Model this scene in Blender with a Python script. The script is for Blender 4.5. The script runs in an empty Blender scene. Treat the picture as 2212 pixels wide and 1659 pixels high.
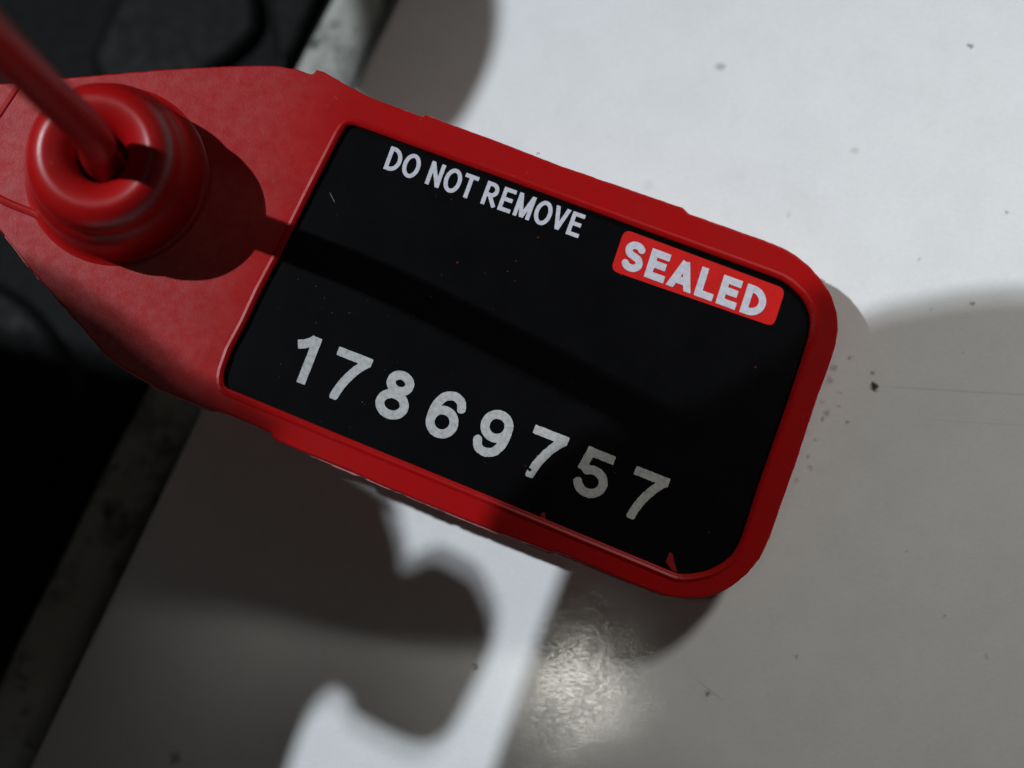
import bpy, bmesh, math, random
import numpy as np
from mathutils import Vector, Matrix
random.seed(7)
SC = bpy.context.scene
COL = SC.collection
SC.unit_settings.scale_length = 0.01      # one unit = one centimetre

# ------------------------------------------------------------------ camera
DIST = 12.2
CAM = Vector((0.14, -0.17, 1)).normalized() * DIST
cd = bpy.data.cameras.new('camera'); cam = bpy.data.objects.new('camera', cd); COL.objects.link(cam)
cam.location = CAM
back = CAM.normalized(); right_ = Vector((0, 1, 0)).cross(back).normalized(); up_ = back.cross(right_)
RM = Matrix((right_, up_, back)).transposed()
cam.rotation_euler = RM.to_euler()
cd.sensor_width = 36; cd.lens = 60; cd.clip_start = 0.05; cd.clip_end = 500
SC.camera = cam
PXW, PXH = 2212.0, 1659.0
S = 36.0 / 60.0 / PXW

def ray(u, v):
    return RM @ Vector(((u - PXW/2)*S, (PXH/2 - v)*S, -1.0))
def P(u, v, z=0.0):
    """measured photo point -> world point on the plane at height z above the panel"""
    d = ray(u, v); t = (z - CAM.z)/d.z
    return CAM + d*t

cd.dof.use_dof = True
cd.dof.focus_distance = (CAM - P(1250, 1080, 0.55)).length * 0.995
cd.dof.aperture_fstop = 0.16

# ------------------------------------------------------------------ world and lamps
w = bpy.data.worlds.new('World'); SC.world = w; w.use_nodes = True
bg = w.node_tree.nodes['Background']
bg.inputs[0].default_value = (0.95, 0.92, 0.88, 1); bg.inputs[1].default_value = 0.010
SC.view_settings.view_transform = 'Standard'; SC.view_settings.look = 'None'
SC.view_settings.exposure = 0; SC.view_settings.gamma = 1

def lamp(name, pos, target, radius, power, color, spot=None, blend=0.5):
    l = bpy.data.lights.new(name, 'SPOT' if spot else 'AREA')
    l.energy = power; l.color = color
    if spot:
        l.spot_size = math.radians(spot); l.spot_blend = blend; l.shadow_soft_size = radius
    else:
        l.shape = 'DISK'; l.size = radius*2
    o = bpy.data.objects.new(name, l); COL.objects.link(o)
    o.location = pos; o.rotation_euler = (Vector(target) - Vector(pos)).to_track_quat('-Z', 'Y').to_euler()
    return o
KDIR = Vector((-0.56, 0.27, 1.0))
KPOS = KDIR.normalized()*62
KPOS2 = KPOS + Vector((0.14, 0.36, 0)) 
lamp('key_lamp', KPOS, (0.4, 0.2, 0), 0.20, 21300, (0.85, 0.925, 1.0))
lamp('key_lamp_second', KPOS2, (0.4, 0.2, 0), 0.20, 9900, (0.85, 0.925, 1.0))
FPOS = Vector((1.0, 0.86, 1.0)).normalized()*38
lamp('fill_lamp', FPOS, P(2250, 1000), 3.0, 13500*4*0.42, (1.0, 0.985, 0.93), spot=19, blend=1.0)
# small lamp behind the camera that mirrors in the gloss of the paint
H = P(1248, 1490)
r = (H - CAM).normalized(); r.z = -r.z
lamp('work_lamp', H + r*60, H, 1.65, 430, (1.0, 0.97, 0.86))

# ------------------------------------------------------------------ materials
def mat(name, color, rough=0.4, spec=0.5):
    m = bpy.data.materials.new(name); m.use_nodes = True
    b = m.node_tree.nodes['Principled BSDF']
    b.inputs['Base Color'].default_value = (*color, 1); b.inputs['Roughness'].default_value = rough
    b.inputs['Specular IOR Level'].default_value = spec
    return m, m.node_tree, b
def N(nt, t, **kw):
    n = nt.nodes.new(t)
    for k, v in kw.items():
        if k.startswith('i_'): 
            key = k[2:]; n.inputs[int(key) if key.isdigit() else key].default_value = v
        else: setattr(n, k, v)
    return n
def noise(nt, scale, detail=3, rough=0.5, vec=None, src='Object', stretch=None, rot=(0,0,0)):
    tc = N(nt, 'ShaderNodeTexCoord')
    n = N(nt, 'ShaderNodeTexNoise'); n.inputs['Scale'].default_value = scale
    n.inputs['Detail'].default_value = detail; n.inputs['Roughness'].default_value = rough
    if stretch:
        mp = N(nt, 'ShaderNodeMapping'); mp.inputs['Scale'].default_value = stretch; mp.inputs['Rotation'].default_value = rot
        nt.links.new(tc.outputs[src], mp.inputs[0]); nt.links.new(mp.outputs[0], n.inputs[0])
    else: nt.links.new(tc.outputs[src], n.inputs[0])
    return n.outputs[0]
def mr(nt, s, a, b, c, d):
    n = N(nt, 'ShaderNodeMapRange', clamp=True); nt.links.new(s, n.inputs[0])
    for i, x in enumerate((a, b, c, d)): n.inputs[i+1].default_value = x
    return n.outputs[0]
def math_(nt, op, a, b=None):
    n = N(nt, 'ShaderNodeMath', operation=op)
    for i, x in enumerate((a, b)):
        if x is None: continue
        if isinstance(x, (int, float)): n.inputs[i].default_value = x
        else: nt.links.new(x, n.inputs[i])
    return n.outputs[0]
def mix(nt, f, a, b):
    n = N(nt, 'ShaderNodeMix', data_type='RGBA')
    if isinstance(f, (int, float)): n.inputs[0].default_value = f
    else: nt.links.new(f, n.inputs[0])
    for i, x in ((6, a), (7, b)):
        if isinstance(x, tuple): n.inputs[i].default_value = (*x, 1)
        else: nt.links.new(x, n.inputs[i])
    return n.outputs[2]
def bump(nt, b, h, strength, dist, nrm=None):
    n = N(nt, 'ShaderNodeBump'); n.inputs['Strength'].default_value = strength; n.inputs['Distance'].default_value = dist
    nt.links.new(h, n.inputs['Height'])
    if nrm: nt.links.new(nrm, n.inputs['Normal'])
    nt.links.new(n.outputs[0], b.inputs['Normal']); return n.outputs[0]

# white scuffed paint of the panel
def paint_material():
    m, nt, b = mat('white_paint', (0.8, 0.8, 0.8), 0.16, 0.5)
    L = nt.links
    big = noise(nt, 1.1, 6, 0.62)
    smudge = mr(nt, big, 0.50, 0.72, 0.0, 1.0)
    fine = mr(nt, noise(nt, 7, 5, 0.7), 0.55, 0.8, 0, 1)
    base = mix(nt, math_(nt, 'MULTIPLY', smudge, 0.16), (0.80, 0.80, 0.795), (0.55, 0.55, 0.54))
    base = mix(nt, math_(nt, 'MULTIPLY', fine, 0.13), base, (0.50, 0.49, 0.47))
    # specks of grime: (u, v, radius in cm, strength)
    specks = [(1889,836,.032,.97),(1886,806,.022,.5),(1838,774,.018,.55),(1802,795,.030,.32),(1792,821,.032,.30),(1786,893,.026,.38),
              (1812,850,.014,.4),(1812,876,.014,.35),(1831,912,.014,.4),(1777,905,.014,.4),(1776,868,.02,.2),(2011,670,.016,.2),(2100,657,.022,.55),
              (1555,145,.04,.42),(2097,99,.022,.75),(1847,326,.030,.22),(2174,460,.018,.45),(1705,466,.02,.2),
              (1400,400,.045,.10),(2130,1420,.018,.22),(1528,1500,.022,.6),(1027,1440,.026,.6),(1282,1280,.02,.35),
              (378,1637,.05,.5),(1720,1418,.018,.4),(1985,560,.015,.3),(2080,760,.014,.25),(1750,1010,.02,.3),(1960,1190,.015,.3),
              (1735,935,.03,.22),(1760,950,.02,.3),(1745,985,.015,.35),(1722,1040,.02,.25),(2040,1330,.014,.3)]
    tc = N(nt, 'ShaderNodeTexCoord'); 
    wob = N(nt, 'ShaderNodeTexNoise'); wob.inputs['Scale'].default_value = 28; L.new(tc.outputs['Object'], wob.inputs[0])
    sub = N(nt, 'ShaderNodeVectorMath', operation='SUBTRACT'); L.new(wob.outputs[1], sub.inputs[0]); sub.inputs[1].default_value = (.5,.5,.5)
    sc_ = N(nt, 'ShaderNodeVectorMath', operation='SCALE'); L.new(sub.outputs[0], sc_.inputs[0]); sc_.inputs['Scale'].default_value = 0.06
    ad = N(nt, 'ShaderNodeVectorMath', operation='ADD'); L.new(tc.outputs['Object'], ad.inputs[0]); L.new(sc_.outputs[0], ad.inputs[1])
    acc = None
    for (u, v, r_, s_) in specks:
        p = P(u, v, 0)
        d = N(nt, 'ShaderNodeVectorMath', operation='DISTANCE'); L.new(ad.outputs[0], d.inputs[0]); d.inputs[1].default_value = p
        f = mr(nt, d.outputs['Value'], r_*0.45, r_*1.15, s_, 0)
        acc = f if acc is None else math_(nt, 'MAXIMUM', acc, f)
    # hairline scratches (segments)
    sx = N(nt, 'ShaderNodeSeparateXYZ'); L.new(tc.outputs['Object'], sx.inputs[0])
    for (u0, v0, u1, v1, wd, s_) in [(1905,835,2300,858,.006,.14),(1500,1465,1570,1520,.007,.25),(2118,1435,2138,1490,.006,.3),(1980,905,2300,925,.005,.07)]:
        a, b_ = P(u0, v0), P(u1, v1)
        k = (b_.y-a.y)/(b_.x-a.x)
        yy = math_(nt, 'MULTIPLY_ADD', sx.outputs[0], k); yy.node.inputs[2].default_value = a.y - k*a.x
        dd = math_(nt, 'ABSOLUTE', math_(nt, 'SUBTRACT', sx.outputs[1], yy))
        ln = mr(nt, dd, wd*0.4, wd*1.6, s_, 0)
        m1 = mr(nt, sx.outputs[0], a.x-.02, a.x+.1, 0, 1); m2 = mr(nt, sx.outputs[0], b_.x-.1, b_.x+.02, 1, 0)
        acc = math_(nt, 'MAXIMUM', acc, math_(nt, 'MULTIPLY', math_(nt, 'MULTIPLY', ln, m1), m2))
    base = mix(nt, acc, base, (0.03, 0.027, 0.022))
    L.new(base, b.inputs['Base Color'])
    # fine hairline scuffs in the gloss
    s1 = noise(nt, 9, 4, 0.7, stretch=(1, 9, 1), rot=(0, 0, 0.7))
    s2 = noise(nt, 9, 4, 0.7, stretch=(1, 11, 1), rot=(0, 0, -0.5))
    s3 = noise(nt, 14, 3, 0.6)
    ssum = math_(nt, 'ADD', math_(nt, 'ADD', s1, s2), s3)
    L.new(mr(nt, math_(nt, 'ADD', ssum, noise(nt, 24, 4, 0.75, stretch=(1, 2.4, 1), rot=(0, 0, 0.9))), 1.85, 2.3, 0.075, 0.13), b.inputs['Roughness'])
    sp1 = noise(nt, 26, 6, 0.8, stretch=(1, 1.7, 1), rot=(0, 0, 0.6)); sp2 = noise(nt, 3.2, 3, 0.6)
    L.new(mr(nt, math_(nt, 'ADD', sp1, math_(nt, 'MULTIPLY', sp2, 0.4)), 0.63, 0.78, 0.75, 0.15), b.inputs['Specular IOR Level'])
    bump(nt, b, math_(nt, 'ADD', ssum, math_(nt, 'MULTIPLY', noise(nt, 24, 4, 0.7, stretch=(1, 1.8, 1), rot=(0, 0, 0.5)), 1.2)), 0.075, 0.0011)
    return m
M_PAINT = paint_material()

def red_material(name, frost=0.0):
    m, nt, b = mat(name, (0.5, 0.01, 0.01), 0.36, 0.5)
    L = nt.links
    n1 = noise(nt, 3.0, 4, 0.6)
    base = mix(nt, mr(nt, n1, 0.35, 0.7, 0, 1), (0.40, 0.003, 0.004), (0.36, 0.006, 0.006))
    dust = mr(nt, noise(nt, 34, 4, 0.7), 0.66, 0.74, 0, 0.22)
    base = mix(nt, dust, base, (0.42, 0.22, 0.20))
    L.new(base, b.inputs['Base Color'])
    b.inputs['Subsurface Weight'].default_value = 0.12
    b.inputs['Subsurface Radius'].default_value = (0.12, 0.01, 0.008)
    b.inputs['Subsurface Scale'].default_value = 0.6
    n2 = noise(nt, 95, 3, 0.6)
    if frost:
        tc = N(nt, 'ShaderNodeTexCoord'); sx = N(nt, 'ShaderNodeSeparateXYZ'); L.new(tc.outputs['Object'], sx.inputs[0])
        pad = mr(nt, math_(nt, 'ADD', sx.outputs[0], math_(nt, 'MULTIPLY', noise(nt, 1.5, 3, .5), 0.7)), FROST_X-0.1, FROST_X+0.5, 1, 0)
        L.new(mr(nt, pad, 0, 1, 0.38, 0.45), b.inputs['Roughness'])
        mot = mr(nt, noise(nt, 13, 4, 0.65), 0.36, 0.64, 0.20, 0.46)
        L.new(math_(nt, 'ADD', math_(nt, 'MULTIPLY', pad, mot), 0.14), b.inputs['Specular IOR Level'])
        bump(nt, b, math_(nt, 'MULTIPLY', n2, mr(nt, pad, 0, 1, 0.12, 1)), 0.5, 0.0022)
    else:
        L.new(mr(nt, n2, 0.3, 0.7, 0.30, 0.42), b.inputs['Roughness'])
        bump(nt, b, n2, 0.35, 0.0012)
    return m
FROST_X = -1.55
M_RED = red_material('red_plastic')
M_FROST = red_material('red_frosted_plastic', 1)

def label_material():
    m, nt, b = mat('black_label_ink', (0.004, 0.004, 0.005), 0.34, 0.09)
    L = nt.links
    n1 = noise(nt, 2.3, 5, 0.65); n2 = noise(nt, 22, 5, 0.7, stretch=(1, 2.2, 1), rot=(0, 0, 0.4))
    L.new(mix(nt, mr(nt, n2, 0.58, 0.75, 0, 0.5), (0.002, 0.002, 0.0026), (0.008, 0.008, 0.009)), b.inputs['Base Color'])
    L.new(mr(nt, n1, 0.35, 0.65, 0.36, 0.42), b.inputs['Roughness'])
    bump(nt, b, n2, 0.5, 0.0018)
    return m
M_LABEL = label_material()
def print_material(name, c1, c2, sc=30, rough=0.5):
    m, nt, b = mat(name, c1, rough, 0.15)
    nt.links.new(mix(nt, mr(nt, noise(nt, sc, 4, 0.7), 0.42, 0.68, 0, 1), c1, c2), b.inputs['Base Color'])
    return m
M_WHITE = print_material('white_print', (0.62, 0.62, 0.68), (0.50, 0.50, 0.56))
M_GREY = print_material('grey_print', (0.52, 0.52, 0.52), (0.36, 0.36, 0.355), 34)
M_BADGE = print_material('red_print', (0.62, 0.012, 0.010), (0.52, 0.012, 0.010), 12)

def trim_material():
    m, nt, b = mat('grimy_sealant', (0.4, 0.4, 0.36), 0.7, 0.3)
    n1 = noise(nt, 1.9, 5, 0.65); n2 = noise(nt, 6, 5, 0.7)
    s = math_(nt, 'ADD', math_(nt, 'MULTIPLY', n1, 0.65), math_(nt, 'MULTIPLY', n2, 0.35))
    nt.links.new(mix(nt, mr(nt, s, 0.50, 0.62, 0, 1), (0.36, 0.36, 0.33), (0.05, 0.05, 0.045)), b.inputs['Base Color'])
    bump(nt, b, s, 0.8, 0.12)
    return m
M_TRIM = trim_material()
def black_material(name, c=0.012, rough=0.5):
    m, nt, b = mat(name, (c, c, c), rough, 0.3 if c > .01 else 0.06)
    n2 = noise(nt, 8, 4, 0.6)
    nt.links.new(mr(nt, n2, 0.3, 0.7, rough-.08, rough+.12), b.inputs['Roughness'])
    nt.links.new(mix(nt, mr(nt, n2, .4, .7, 0, 1), (c, c*1.02, c*.98), (c*1.8, c*1.85, c*1.75)), b.inputs['Base Color'])
    bump(nt, b, n2, 0.3, 0.03)
    return m
M_BLACK = black_material('black_rubber', 0.004)
M_GAP_SHADE = black_material('gap_shade_dark', 0.018, 0.6)  # dark tone standing for the shade in the open joint
M_BLOCKER = black_material('dark_blocker', 0.03, 0.5)  # for the added plates and posts that block the lamps

# ------------------------------------------------------------------ helpers
def link(name, me, material, parent=None, label=None, cat=None, group=None, kind=None, smooth=False):
    o = bpy.data.objects.new(name, me); COL.objects.link(o)
    if material: me.materials.append(material)
    if parent: o.parent = parent
    for k, v in (('label', label), ('category', cat), ('group', group), ('kind', kind)):
        if v: o[k] = v
    if smooth:
        for p in me.polygons: p.use_smooth = True
    return o
def bm_mesh(name, bm):
    me = bpy.data.meshes.new(name); bm.normal_update(); bm.to_mesh(me); bm.free(); return me
def catmull(pts, n=5, closed=True):
    out = []; m = len(pts)
    rng = range(m) if closed else range(m-1)
    for i in rng:
        g = (lambda k: pts[k % m]) if closed else (lambda k: pts[max(0, min(m-1, k))])
        p0, p1, p2, p3 = g(i-1), g(i), g(i+1), g(i+2)
        for j in range(n):
            t = j/n; q = []
            for a, b, c, d in zip(p0, p1, p2, p3):
                q.append(0.5*((2*b) + (-a+c)*t + (2*a-5*b+4*c-d)*t*t + (-a+3*b-3*c+d)*t**3))
            out.append(tuple(q))
    if not closed: out.append(tuple(pts[-1]))
    return out
def round_poly(pts, r, n=5):
    """polygon with its corners rounded"""
    out = []; m = len(pts)
    for i in range(m):
        a, b, c = Vector(pts[i-1]), Vector(pts[i]), Vector(pts[(i+1) % m])
        rr = min(r, (a-b).length*.45, (c-b).length*.45)
        p, q = b + (a-b).normalized()*rr, b + (c-b).normalized()*rr
        for j in range(n+1):
            t = j/n; v = p*(1-t)**2 + b*2*t*(1-t) + q*t*t; out.append((v.x, v.y))
    return out
def curve_mesh(name, loops, half, bev, z=0.0, res=2):
    """2D outline(s) with holes -> solid with rounded edges"""
    cu = bpy.data.curves.new(name, 'CURVE'); cu.dimensions = '2D'; cu.fill_mode = 'BOTH'
    cu.extrude = half-bev; cu.bevel_depth = bev; cu.bevel_resolution = res; cu.offset = -bev
    for lp in loops:
        s = cu.splines.new('POLY'); s.points.add(len(lp)-1)
        for k, p in enumerate(lp): s.points[k].co = (p[0], p[1], 0, 1)
        s.use_cyclic_u = True
    o = bpy.data.objects.new('tmp', cu); COL.objects.link(o)
    dg = bpy.context.evaluated_depsgraph_get(); dg.update()
    me = bpy.data.meshes.new_from_object(o.evaluated_get(dg)); me.name = name
    bpy.data.objects.remove(o); bpy.data.curves.remove(cu)
    me.transform(Matrix.Translation((0, 0, z))); me.materials.clear()
    return me
def merge(name, meshes):
    bm = bmesh.new()
    for m in meshes: bm.from_mesh(m)
    return bm_mesh(name, bm)
def tube(bm, pts, rad, seg=12, cap=True):
    """tube along 3D points; rad = number or list"""
    pts = [Vector(p) for p in pts]; rings = []
    up = Vector((0.13, 0.21, 1)).normalized(); prev = None
    for i, p in enumerate(pts):
        t = (pts[min(i+1, len(pts)-1)] - pts[max(i-1, 0)]).normalized()
        if prev is None: x = t.cross(up).normalized()
        else: x = (prev - t*prev.dot(t)).normalized()
        prev = x; y = t.cross(x)
        r_ = rad[i] if isinstance(rad, (list, tuple)) else rad
        rings.append([bm.verts.new(p + x*math.cos(a)*r_ + y*math.sin(a)*r_) for a in [2*math.pi*k/seg for k in range(seg)]])
    for a, b in zip(rings, rings[1:]):
        for k in range(seg): bm.faces.new((a[k], a[(k+1) % seg], b[(k+1) % seg], b[k]))
    if cap: bm.faces.new(rings[0][::-1]); bm.faces.new(rings[-1])
def lathe(bm, prof, seg=72, centre=(0, 0)):
    rings = []
    for r_, z in prof:
        rings.append([bm.verts.new((centre[0]+r_*math.cos(2*math.pi*k/seg), centre[1]+r_*math.sin(2*math.pi*k/seg), z)) for k in range(seg)])
    for a, b in zip(rings, rings[1:]):
        for k in range(seg): bm.faces.new((a[k], a[(k+1) % seg], b[(k+1) % seg], b[k]))
    return rings

# ------------------------------------------------------------------ the white panel with its edge
E0, E1 = P(700, 0), P(0, 1450)                 # inner line of the grimy sealing strip
ed = (E0 - E1).normalized(); en = Vector((ed.y, -ed.x, 0))   # along the edge; towards the panel
if en.x < 0: en = -en
Z0 = 0.0
def edge_pt(s, t, z):
    q = P(0, 1450, Z0); return Vector((q.x, q.y, Z0)) + ed*s + en*t + Vector((0, 0, z))
def strip_mesh(name, prof, s0, s1, n, wob=0.0, seed=1):
    rnd = random.Random(seed); bm = bmesh.new(); rows = []
    ph = [rnd.uniform(0, 6.28) for _ in range(len(prof)*3)]
    for i in range(n+1):
        s = s0 + (s1-s0)*i/n; row = []
        for k, (t, z) in enumerate(prof):
            dt = wob*(math.sin(s*1.3+ph[0]+k*.5)*.6 + math.sin(s*3.7+ph[k*3+1])*.3)
            dz = wob*(math.sin(s*2.1+ph[k*3+2])*.5)
            row.append(bm.verts.new(edge_pt(s, t+dt, z+dz)))
        rows.append(row)
    for a, b in zip(rows, rows[1:]):
        for k in range(len(prof)-1): bm.faces.new((a[k], b[k], b[k+1], a[k+1]))
    bm.normal_update()
    if sum(f.normal.z for f in bm.faces) < 0: bmesh.ops.reverse_faces(bm, faces=bm.faces)
    return bm_mesh(name, bm)
# panel: flat sheet, rolled edge going down into the joint
prof = [(0.50, -2.2), (0.50, -0.09)]
for k in range(1, 9):
    a = math.pi/2*k/8; prof.append((0.50+0.09*(1-math.cos(a)), -0.09+0.09*math.sin(a)))
prof += [(0.9, 0.0), (2, 0), (6, 0), (16, 0)]
pm = strip_mesh('white_panel', prof, -14, 24, 60)
link('white_panel', pm, M_PAINT, kind='structure', smooth=True)

Z0 = -0.5
# grimy sealing strip in the joint
prof = [(0.0, -0.75), (0.0, -0.16), (0.03, -0.10), (0.09, -0.06), (0.15, -0.07), (0.20, -0.10), (0.25, -0.08), (0.30, -0.11), (0.39, -0.13), (0.43, -0.22), (0.46, -0.36), (0.48, -0.75)]
tm = strip_mesh('sealing_strip', prof, -14, 24, 400, 0.028, 5)
link('sealing_strip', tm, M_TRIM, label='grimy off-white sealing strip running along the edge of the white panel', cat='sealing strip', smooth=True)

prof = [(0.40, -0.9)] + [(0.62-0.20*math.cos(a), -0.55+0.16*math.sin(a)) for a in [math.pi*k/8 for k in range(9)]] + [(0.95, -0.9)]  # dark strip added to stand for the shade deep in the gap
link('gap_shade_strip', strip_mesh('gap_shade_strip', prof, -14, 24, 200, 0.02, 9), M_GAP_SHADE, label='thin dark strip added as gap gasket between the grimy sealing strip and the white panel', cat='shading', smooth=True)

# black housing on the other side of the joint
root = bpy.data.objects.new('rubber_housing', None); COL.objects.link(root)
root['label'] = 'black rubber housing with rounded ribs, left of the grimy sealing strip'; root['category'] = 'housing'
prof = [(-12, -0.75), (-0.35, -0.75), (-0.22, -0.68), (-0.14, -0.45), (-0.10, -0.30), (-0.05, -0.27), (-0.015, -0.33), (-0.015, -0.8)]
link('housing_body', strip_mesh('housing_body', prof, -14, 24, 40), M_BLACK, root, smooth=True)
def prism(name, pts_uv, z0, z1, r, bev, material, parent):
    loop = [(p.x, p.y) for p in (P(u, v, z1) for u, v in pts_uv)]
    me = curve_mesh(name, [round_poly(loop, r)], (z1-z0)/2, bev, (z0+z1)/2, 3)
    return link(name, me, material, parent)
prism('rib', [(170,150),(300,-120),(530,-120),(575,60),(470,150),(300,230)], -1.7, -1.12, .3, .10, M_BLACK, root)
prism('rib', [(560,-120),(740,-120),(640,110),(600,180)], -1.7, -1.05, .2, .08, M_BLACK, root)
prism('rib', [(-200,520),(60,640),(200,830),(60,1150),(-200,1250)], -1.7, -1.15, .3, .10, M_BLACK, root)

# ------------------------------------------------------------------ the seal: tag plane
A21 = math.radians(-21.5); dvec = Vector((math.cos(A21), math.sin(A21), 0)); SL = 0.205; ZC = 0.80
nrm = Vector((SL*dvec.x, SL*dvec.y, 1)).normalized()
e1 = (dvec - nrm*dvec.dot(nrm)).normalized(); e2 = nrm.cross(e1)
O = Vector((0, 0, ZC))
MT = Matrix(((e1.x, e2.x, nrm.x, O.x), (e1.y, e2.y, nrm.y, O.y), (e1.z, e2.z, nrm.z, O.z), (0, 0, 0, 1)))
MI = MT.inverted()
def T(u, v, h=0.0):
    """measured photo point -> local point on the tag surface raised by h"""
    d = ray(u, v); q = O + nrm*h
    t = (q - CAM).dot(nrm)/d.dot(nrm)
    p = MI @ (CAM + d*t); return (p.x, p.y)
seal = bpy.data.objects.new('security_seal', None); COL.objects.link(seal); seal.matrix_world = MT
seal['label'] = 'red plastic pull-tight seal with black numbered label reading DO NOT REMOVE, hanging over white panel'
seal['category'] = 'security seal'

OUT = [(-120,205),(0,180),(140,168),(350,150),(480,143),(560,141),(600,142),(640,149),(672,160),(677,158),(684,150),(700,155),(740,178),(800,210),(860,232),(914,252),(919,247),
       (965,265),(1060,299),(1210,357),(1340,402),(1468,446),(1476,448),(1488,461),(1562,487),(1650,518),(1690,534),(1720,551),(1746,572),(1769,597),(1794,632),(1808,672),(1811,712),(1804,752),(1787,803),
       (1761,871),(1742,931),(1723,991),(1705,1042),(1687,1091),(1675,1128),(1663,1160),(1642,1205),(1614,1240),(1582,1266),(1555,1281),(1529,1289),(1500,1292),(1474,1292),(1442,1288),(1410,1278),(1353,1255),(1270,1220),(1202,1192),(1194,1193),
       (1186,1192),(1065,1146),(938,1095),(840,1054),(748,1014),(660,978),(597,951),(589,946),(586,935),(530,910),(480,889),(466,884),(458,886),(400,864),(345,842),(333,834),(327,828),(264,794),(225,764),(176,706),(70,587),(0,497),(-90,425),(-210,360),(-230,290)]
LAB = [(746,279),(752,274),(760,272.5),(770,274),(781,277.5),(1080,385),(1378,494),(1660,596),(1685,606),(1702,616),(1716,628),(1730,642),(1741,659),(1748,678),(1750,698),(1746,725),
       (1698,871),(1635,1050),(1600,1160),(1590,1182),(1578,1200),(1563,1213),(1547,1223),(1530,1231),(1512,1236),(1494,1239),(1476,1240),(1464,1239),(1452,1235),(1037,1063),(700,925),(493,839),(487,834),(485,826),(484.5,815),(487,800),(502,758),(534,698),(566,629),(605,556),(672,420),(738,291)]
def lerp_dense(pts, step=6):
    out = []
    for i, a in enumerate(pts):
        b = pts[(i+1) % len(pts)]; n = max(1, int(math.hypot(b[0]-a[0], b[1]-a[1])/step))
        for j in range(n): t = j/n; out.append((a[0]+(b[0]-a[0])*t, a[1]+(b[1]-a[1])*t))
    return out
TH = 0.035
lab_px = lerp_dense(LAB, 14)
rnd = random.Random(3)
out_top = [T(u, v, TH) for u, v in [(x+rnd.uniform(-.5,.5), y+rnd.uniform(-.5,.5)) for x, y in lerp_dense(OUT, 9)]]
lab0 = [T(u, v, 0.0) for u, v in lab_px]
top = curve_mesh('top', [out_top, lab0], 0.028, 0.012, TH-0.028, 3)
# under layer with ragged moulding flash at the parting line
def flash(pts):
    cx = sum(p[0] for p in pts)/len(pts); cy = sum(p[1] for p in pts)/len(pts); out = []
    amp = 0
    for i, (x, y) in enumerate(pts):
        a, b = Vector(pts[i-1]), Vector(pts[(i+1) % len(pts)]); t = (b-a).normalized(); n = Vector((-t.y, t.x))
        if n.dot(Vector((x-cx, y-cy))) < 0: n = -n
        if rnd.random() < .25: amp = rnd.uniform(-.002, .012)
        out.append((x+n.x*(amp+rnd.uniform(0, .003)), y+n.y*(amp+rnd.uniform(0, .003))))
    return out
out_mid = flash([T(u, v, TH) for u, v in lerp_dense(OUT, 7)])
slab = curve_mesh('slab', [[T(u, v, TH) for u, v in lerp_dense(OUT, 12)]], 0.062, 0.02, -0.075, 2)
fl = curve_mesh('fl', [out_mid], 0.006, 0.002, -0.030, 1)
for p_ in fl.polygons: p_.material_index = 1
# rounded lip that frames the label
bm = bmesh.new()
lp = [(T(u, v, 0.03)) for u, v in lerp_dense(LAB, 12)]
c0 = Vector((sum(p[0] for p in lp)/len(lp), sum(p[1] for p in lp)/len(lp)))
ring = []
for i, p in enumerate(lp):
    a, b = Vector(lp[i-1]), Vector(lp[(i+1) % len(lp)]); t = (b-a).normalized(); n = Vector((-t.y, t.x))
    if n.dot(Vector(p)-c0) < 0: n = -n
    q = Vector(p)+n*0.035; ring.append((q.x, q.y, TH-0.013))
tube(bm, ring+ring[:2], 0.024, 8, cap=False)
lip = bm_mesh('lip', bm)
# low rib across the left end of the tag
bm = bmesh.new()
q = [T(u, v, TH) for u, v in ((-140,350),(0,430),(75,462),(170,507))]
tube(bm, [(x, y, TH-0.012) for x, y in catmull(q, 6, False)], 0.030, 10)
q = [T(u, v, TH) for u, v in ((-60,330),(0,245),(30,200),(45,178))]
tube(bm, [(x, y, TH-0.014) for x, y in catmull(q, 6, False)], 0.026, 10)
ribm = bm_mesh('rib', bm)
bm = bmesh.new()
for a, b, c in (((1160,333),(1162,328),(1166,331)),):
    q = [T(u, v, .02) for u, v in catmull([a, b, c], 5, False)]
    tube(bm, [(x, y, 0.0+0.01*math.sin(i)) for i, (x, y) in enumerate(q)], 0.0022, 5)
fib = bm_mesh('fib', bm); ribm = merge('rb', [ribm, fib])
body = merge('tag_body', [top, slab, fl, lip, ribm])
bo = link('tag_body', body, M_FROST, seal, smooth=False); body.materials.append(mat('pale_flash', (0.50, 0.20, 0.19), 0.5, 0.4)[0])

# label surface with worn chips in its ink
bm = bmesh.new()
fl_ = curve_mesh('lb', [[T(u, v, 0) for u, v in lab_px]], 0.004, 0.0005, -0.006, 0)
bm.from_mesh(fl_)
def chip(bm, pts, z, mi):
    vs = [bm.verts.new((*T(u, v, z), z)) for u, v in pts]; f = bm.faces.new(vs); f.material_index = mi
    f.normal_update()
    if f.normal.z < 0: f.normal_flip()
for (u, v, r_) in [(988,567,3.2),(1115,564,2.4),(975,431,2.2),(1162,513,3),(930,641,2.8),(1112,607,2),(1632,793,3),(1135,1006,2.4),(1531,1150,2.4),(1160,984,2.6)]:
    chip(bm, [(u+r_*math.cos(a)*rnd.uniform(.7,1.1), v+r_*math.sin(a)*rnd.uniform(.7,1.1)) for a in [k*math.pi/4 for k in range(8)]], 0.003, 1)
chip(bm, [(1447,1192),(1453,1196),(1457,1215),(1463,1236),(1452,1233),(1438,1213)], 0.003, 2)
chip(bm, [(1170,1108),(1177,1107),(1179,1122),(1167,1117)], 0.003, 2)
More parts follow.
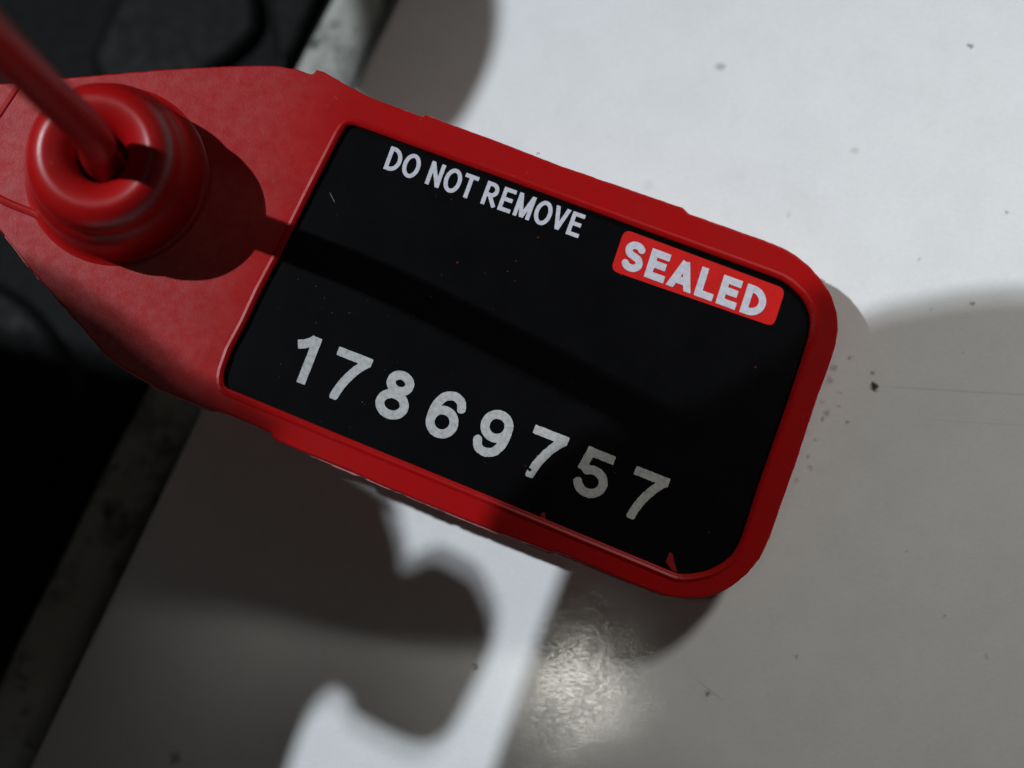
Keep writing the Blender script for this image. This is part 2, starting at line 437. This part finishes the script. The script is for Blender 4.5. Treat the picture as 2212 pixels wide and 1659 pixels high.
# pale scratches and dust glints on the label
for k in range(46):
    if k < 26: u, v = rnd.uniform(600, 900), rnd.uniform(560, 930)
    else: u, v = rnd.uniform(620, 1560), rnd.uniform(420, 1150)
    if not (abs((v-560) - (u-605)*0.36) < 600 and v > 300 + (u-740)*.36 + 30 and u > 600 - (v-560)*.42 + 30): continue
    a = rnd.uniform(0, 3.14); l = rnd.uniform(.8, 2.2); w_ = rnd.uniform(.4, .8)
    c, s = math.cos(a), math.sin(a)
    chip(bm, [(u-c*l, v-s*l), (u-s*w_, v+c*w_), (u+c*l, v+s*l), (u+s*w_, v-c*w_)], 0.003, 3)
chip(bm, [(711,415),(714,417),(722,433),(724,439),(720,434)], 0.003, 3)
lm = bm_mesh('label', bm)
label = link('label_panel', lm, M_LABEL, seal)
lm.materials.append(print_material('chipped_red', (0.10, 0.006, 0.006), (0.06, 0.004, 0.004)))
lm.materials.append(print_material('worn_red', (0.30, 0.012, 0.012), (0.18, 0.01, 0.01)))
lm.materials.append(print_material('dust', (0.12, 0.12, 0.13), (0.06, 0.06, 0.06)))

# ------------------------------------------------------------------ lettering (shapes grown from strokes)
def sd_seg(X, Y, a, b, h):
    ax, ay = a; bx, by = b; dx, dy = bx-ax, by-ay; L2 = dx*dx+dy*dy+1e-12
    t = np.clip(((X-ax)*dx+(Y-ay)*dy)/L2, 0, 1)
    return np.hypot(X-ax-t*dx, Y-ay-t*dy) - h
def sd_box(X, Y, a, b, h, r):
    ax, ay = a; bx, by = b; L = math.hypot(bx-ax, by-ay)+1e-9; dx, dy = (bx-ax)/L, (by-ay)/L
    cx, cy = (ax+bx)/2, (ay+by)/2
    lx = np.abs((X-cx)*dx+(Y-cy)*dy) - (L/2-r); ly = np.abs(-(X-cx)*dy+(Y-cy)*dx) - (h-r)
    return np.hypot(np.maximum(lx, 0), np.maximum(ly, 0)) + np.minimum(np.maximum(lx, ly), 0) - r
def arc(cx, cy, rx, ry, a0, a1, n=18):
    return [(cx+rx*math.cos(math.radians(a0+(a1-a0)*k/n)), cy+ry*math.sin(math.radians(a0+(a1-a0)*k/n))) for k in range(n+1)]
def glyph_field(ch, X, Y, h, xs, r=0.012):
    """signed distance of one character, cap height 1, widths scaled by xs"""
    f = np.full(X.shape, 9.0)
    def box(*pts):
        nonlocal f
        for a, b in zip(pts, pts[1:]): f = np.minimum(f, sd_box(X, Y, a, b, h, r))
    def path(pts):
        nonlocal f
        n = len(pts)-1
        for i in range(n):
            if i in (0, n-1): f = np.minimum(f, sd_box(X, Y, pts[i], pts[i+1], h, min(r, .4*math.dist(pts[i], pts[i+1]))))
            else: f = np.minimum(f, sd_seg(X, Y, pts[i], pts[i+1], h))
        for i in range(1, n):
            f = np.minimum(f, sd_seg(X, Y, pts[i], pts[i], h)) if n > 2 else f
    def loop(pts):
        nonlocal f
        for a, b in zip(pts, pts[1:]): f = np.minimum(f, sd_seg(X, Y, a, b, h))
    W = {'D':1.008,'O':1.086,'N':1.008,'T':.853,'R':1.008,'E':.932,'M':1.163,'V':.932,'S':.932,'A':1.008,'L':.853}.get(ch, .75)*xs
    l, R = 0.10*xs, W-0.06*xs
    if ch == 'D':
        mx = l+.32*(R-l); box((l+h, 0), (l+h, 1)); path([(l+.02, 1-h)]+[(mx, 1-h)]+arc(mx, .5, R-h-mx, .5-h, 85, -85)+[(mx, h), (l+.02, h)])
    elif ch == 'O': loop(arc(W/2, .5, W/2-.05*xs-h, .515-h, 0, 360, 40))
    elif ch == 'N':
        box((l+h, 0), (l+h, 1)); box((R-h-.03*xs, 0), (R-h-.03*xs, 1)); box((l+h*.9, 1-h*.5), (R-h*.9-.03*xs, h*.5))
    elif ch == 'T': box((.03*xs, 1-h), (W-.03*xs, 1-h)); box((W/2, 0), (W/2, 1))
    elif ch == 'R':
        box((l+h, 0), (l+h, 1)); mx = l+.45*(R-l); ry = (1-h-.46)/2; cy = (1-h+.46)/2
        path([(l+.02, 1-h), (mx, 1-h)]+arc(mx, cy, R-.06*xs-h-mx, ry, 85, -85)+[(mx, .46), (l+.02, .46)])
        box((mx-.02, .45), (R-h*.55, 0.02))
    elif ch == 'E':
        R -= .02*xs; box((l+h, 0), (l+h, 1)); box((l, 1-h), (R-.02*xs, 1-h)); box((l, .52), (R-.07*xs, .52)); box((l, h), (R, h))
    elif ch == 'M':
        R = W-l; hh = h; box((l+h*.9, 0), (l+h*.9, 1)); box((R-h*.9, 0), (R-h*.9, 1)); box((l+h*.8, 1), (W/2, .03)); box((R-h*.8, 1), (W/2, .03))
        f = np.maximum(f, Y-1.0); f = np.maximum(f, -Y)
    elif ch == 'V':
        box((h*1.05, 1.05), (W/2, .05)); box((W-h*1.05, 1.05), (W/2, .05)); f = np.maximum(f, Y-1.0); f = np.maximum(f, -Y)
    elif ch == 'A':
        box((h*1.05, -.05), (W/2, .95)); box((W-h*1.05, -.05), (W/2, .95)); box((W*.25, .30), (W*.75, .30)); f = np.maximum(f, Y-1.0); f = np.maximum(f, -Y)
    elif ch == 'L': box((l+h, 0), (l+h, 1)); box((l, h), (W-.05*xs, h))
    elif ch == 'S':
        c = W/2; mid = .515; top_, bot = 1.01-h, -.01+h
        cu, ru = (top_+mid)/2, (top_-mid)/2; cl, rl = (bot+mid)/2, (mid-bot)/2; rx = W/2-.07*xs-h
        a_ = arc(c, cu, rx*.93, ru, 22, 235, 22); b_ = arc(c, cl, rx, rl, 55, -160, 22)
        path(a_+b_)
    elif ch == '1': box((.63, -.0), (.63, 1.0)); path([(.60, .96), (.52, .86), (.42, .785), (.29, .725)])
    elif ch == '7':
        box((0, 1-h), (.745, 1-h)); path(catmull([(.68, .91), (.50, .68), (.36, .40), (.285, .16), (.255, -.0)], 5, False))
    elif ch == '8':
        loop(arc(.355, .755, .285-h, .245-h+.01, 0, 360, 36)); loop(arc(.35, .295, .345-h, .305-h, 0, 360, 36))
    elif ch in '69':
        if ch == '9': X, Y = .71-X, 1-Y
        loop(arc(.355, .335, .335-h, .335-h, 0, 360, 36))
        path(catmull([(.635, .70), (.58, .84), (.47, .905), (.36, .905), (.22, .83), (.13, .66), (.105, .48), (.11, .34)], 5, False))
    elif ch == '5':
        box((.14, 1-h), (.655, 1-h)); box((.155, 1.0), (.085, .50)); 
        path([(.10, .50), (.16, .565)]+arc(.35, .335, .355-h, .33-h, 125, -168, 30))
    return f
def glyph_mesh(bm, f, xs_, ys_, put):
    """faces of the region f<0 (marching squares)"""
    ny, nx = f.shape; cache = {}
    def vert(key, x, y):
        if key not in cache: cache[key] = bm.verts.new(put(x, y))
        return cache[key]
    for j in range(ny-1):
        for i in range(nx-1):
            cs = [(i, j), (i+1, j), (i+1, j+1), (i, j+1)]; vals = [f[b, a] for a, b in cs]
            if min(vals) >= 0: continue
            loop_ = []
            for k in range(4):
                (a, b), (c, d) = cs[k], cs[(k+1) % 4]; va, vb = vals[k], vals[(k+1) % 4]
                if va < 0: loop_.append(vert((a, b), xs_[a], ys_[b]))
                if (va < 0) != (vb < 0):
                    t = va/(va-vb); key = tuple(sorted(((a, b), (c, d))))
                    loop_.append(vert(key, xs_[a]+(xs_[c]-xs_[a])*t, ys_[b]+(ys_[d]-ys_[b])*t))
            if len(loop_) >= 3:
                try: bm.faces.new(loop_)
                except ValueError: pass
def write(text, origin, e, n, capx, h, xs, z, bm, adv, rough=0.0, holes=()):
    """text in cap-height units: origin, advance direction e and up direction n in photo pixels"""
    rs = np.random.RandomState(len(text)*7+int(origin[0])); pen = 0.0
    for ch in text:
        if ch != ' ':
            g = 56; wd = 1.2*max(xs, .8)
            xs_ = np.linspace(-.05, wd, int(g*wd)); ys_ = np.linspace(-.05, 1.05, g)
            X, Y = np.meshgrid(xs_, ys_)
            f = glyph_field(ch, X, Y, h, xs)
            nz = rs.randn(*f.shape)
            nz = (nz+np.roll(nz, 1, 0)+np.roll(nz, 1, 1)+np.roll(nz, -1, 0)+np.roll(nz, -1, 1))/5
            f = f + nz*rough
            for (hx, hy, hr) in holes: f = np.maximum(f, hr-np.hypot(X-hx, Y-hy))
            p0 = pen
            def put(x, y):
                u = origin[0]+e[0]*capx*(x+p0)+n[0]*capx*y; v = origin[1]+e[1]*capx*(x+p0)+n[1]*capx*y
                return (*T(u, v, z), z)
            glyph_mesh(bm, f, xs_, ys_, put)
        pen += adv.get(ch, .93)*xs
    return pen
ADV = {'D':1.008,'O':1.086,'N':1.008,'T':.853,'R':1.008,'E':.932,'M':1.163,'V':.932,'S':.932,'A':1.008,'L':.853,' ':.388}
def up_faces(bm):
    bm.normal_update()
    for f in bm.faces:
        if f.normal.z < 0: f.normal_flip()
bm = bmesh.new()
tot = sum(ADV[c] for c in 'DO NOT REMOVE'); xs = 449/52.5/(tot-.12)
ang = math.radians(19.65)
write('DO NOT REMOVE', (828-4, 364-1), (math.cos(ang), math.sin(ang)), (0.345, -0.935), 52.5, 0.084, xs, 0.004, bm, ADV, 0.004)
up_faces(bm); link('warning_text', bm_mesh('warning_text', bm), M_WHITE, label)

bad = round_poly([(1349,495),(1697,624),(1671,706),(1319,584)], 17, 6)
bme = bmesh.new(); chip(bme, bad, 0.004, 0)
badge = link('sealed_badge', bm_mesh('sealed_badge', bme), M_BADGE, seal, label='small red printed badge in the corner of the black label')
bm = bmesh.new()
xs = 220/64.5/(.932+1.008+.853+.932); ang = math.radians(20.3)
write('SEALED', (1391-.932*xs*64.5*math.cos(ang)-6, 600-.932*xs*64.5*math.sin(ang)-5), (math.cos(ang), math.sin(ang)), (0.305, -0.952), 64.5, 0.122, xs, 0.007, bm, ADV, 0.004)
up_faces(bm); link('badge_text', bm_mesh('badge_text', bm), M_WHITE, badge)

DIG = '17869757'
org = [(587,804),(695,847),(801,889),(907,931),(1013,973),(1119,1016),(1228,1060),(1337,1105)]
for k, ch in enumerate(DIG):
    bm = bmesh.new(); a = math.radians(21.3)
    hol = {2: [(.74, .80, .035)], 5: [(.22, .10, .035)]}.get(k, ())
    write(ch, org[k], (math.cos(a), math.sin(a)), (0.362, -0.932), 106, 0.091, 1, 0.005, bm, {}, 0.006 if k > 3 else 0.004, hol)
    up_faces(bm); link('serial_digit', bm_mesh('serial_digit', bm), M_GREY, label)

# ------------------------------------------------------------------ collar and cable
# collar stands on the tag; its rim is seen round photo point (220, 327)
HC = 0.76
cc = T(208, 326, HC)
prof = [(0.0, 0.25), (0.15, 0.25), (0.155, 0.60), (0.165, 0.68), (0.20, 0.755), (0.25, 0.80), (0.295, 0.83), (0.325, 0.838), (0.36, 0.825), (0.40, 0.79), (0.432, 0.745), (0.450, 0.69),
        (0.458, 0.64), (0.458, 0.605), (0.459, 0.575), (0.466, 0.55), (0.478, 0.525), (0.491, 0.49), (0.505, 0.45), (0.512, 0.38), (0.522, 0.2), (0.535, 0.1), (0.545, 0.07), (0.565, 0.045), (0.60, 0.030)]
prof = [(a*1.05, b*0.905) for a, b in prof]
bm = bmesh.new(); lathe(bm, prof, 96, cc); bmesh.ops.recalc_face_normals(bm, faces=bm.faces)
link('collar', bm_mesh('collar', bm), M_RED, seal, smooth=True)
# cable leaves the collar and runs up and left towards the viewer
def TL(u, v, h): return Vector((*T(u, v, h), h))
cp = [Vector((cc[0]+.02, cc[1]-.03, 0.27)), Vector((cc[0], cc[1]-.01, 0.62)), TL(196, 292, 1.00), TL(110, 205, 1.62), TL(0, 97, 2.35), TL(-110, -10, 3.2), TL(-260, -160, 4.4), TL(-430, -330, 5.7), TL(-620, -520, 7.1), TL(-820, -720, 8.4)]
bm = bmesh.new()
tube(bm, catmull([tuple(p) for p in cp], 8, False), 0.119, 28)
link('cable', bm_mesh('cable', bm), M_RED, seal, smooth=True)

# ------------------------------------------------------------------ added unseen plates outside the frame, cut to shade the key lamp
ZB = 13.5
def shade(pts, zb=ZB):
    out = []
    for u, v, *on_tag in pts:
        p = MT @ Vector((*T(u, v, 0.03), 0.03)) if on_tag and on_tag[0] > .5 else P(u, v, 0)
        q = p + (KPOS-p)*((zb-p.z)/(KPOS.z-p.z)); out.append((q.x, q.y))
    return out
def blocker(name, pts, zb, th, label, foot):  # added plate cut to a wanted shadow outline, held up by a post
    root = bpy.data.objects.new(name, None); COL.objects.link(root); root['label'] = label; root['category'] = 'blocker'
    me = curve_mesh('plate', [shade(pts, zb)], th/2, 0.02, zb, 1)
    link('plate', me, M_BLOCKER, root)
    bm = bmesh.new(); tube(bm, [(foot[0], foot[1], -0.6), (foot[0], foot[1], zb)], 0.5, 20)
    link('post', bm_mesh('post', bm), M_BLOCKER, root, smooth=True)
right = [(2330,630),(2212,628),(2100,640),(1960,666),(1855,703)] + [(u, v, 1) for u, v in ((1800,700),(1700,790),(1550,875),(1400,925),(1290,950),(1230,985),(1165,1045),(1110,1105),(1090,1130))] + catmull([(1250,1245),(1215,1330),(1165,1480),(1110,1640),(1070,1760)], 4, False)
blocker('lower_blocker', right + [(1250,1830),(2400,1830)], ZB, 0.3, 'added unseen bracket plate on a post, standing clear of the panel', (0.5, 9.2))
left = [(u, v, 1) for u, v in ((-1300,150),(-420,390),(0,535),(120,585),(230,655),(320,732),(400,800),(470,830),(530,868),(600,912),(640,934))] + catmull([(818,1030),(826,1066),(838,1100),(850,1150),(856,1188),(895,1218),(925,1212),(965,1195),(1000,1200),(1030,1250),(1046,1300),(1036,1370),(1010,1430),(975,1500),(940,1560),(895,1586),(850,1580),(806,1560),(786,1548),(779,1500),(742,1496),(722,1470),(686,1472),(648,1508),(612,1590),(580,1700),(560,1800)], 4, False)
blocker('notched_blocker', left + [(-1300,1800)], ZB, 0.3, 'added unseen bracket with a ragged notched edge on a post', (-13.5, 1.5))
top_ = round_poly([(640,-260),(1070,-260),(1062,20),(1046,120),(955,260),(870,420),(700,300)], .1)
top_ = catmull([(700,-200),(1010,-190),(1050,-60),(1052,40),(1030,130),(965,250),(890,285),(770,190),(690,40)], 4, True)
blocker('upper_blocker', top_, ZB, 0.3, 'small added unseen bracket plate near the panel edge', (-9.0, 8.5))

def shade_f(pts, zb):
    out = []
    for u, v in pts:
        p = P(u, v, 0); q = p + (FPOS-p)*(zb/FPOS.z); out.append((q.x, q.y))
    return out
root = bpy.data.objects.new('side_blocker', None); COL.objects.link(root)  # added unseen plate that keeps the fill lamp off the lower left
root['label'] = 'added unseen bracket plate held high on the far right side of the panel'; root['category'] = 'blocker'
link('plate', curve_mesh('plate', [shade_f([(-500,900),(110,1000),(175,1250),(140,1480),(150,1620),(430,1470),(640,1440),(760,1560),(800,1900),(-500,2100)], 6)], 0.15, 0.02, 6, 1), M_BLOCKER, root)
bm = bmesh.new(); q = shade_f([(250,1800)], 6)[0]; tube(bm, [(11.5, -7.5, -0.3), (q[0], q[1], 5.9)], 0.3, 16)
link('post', bm_mesh('post', bm), M_BLOCKER, root, smooth=True)
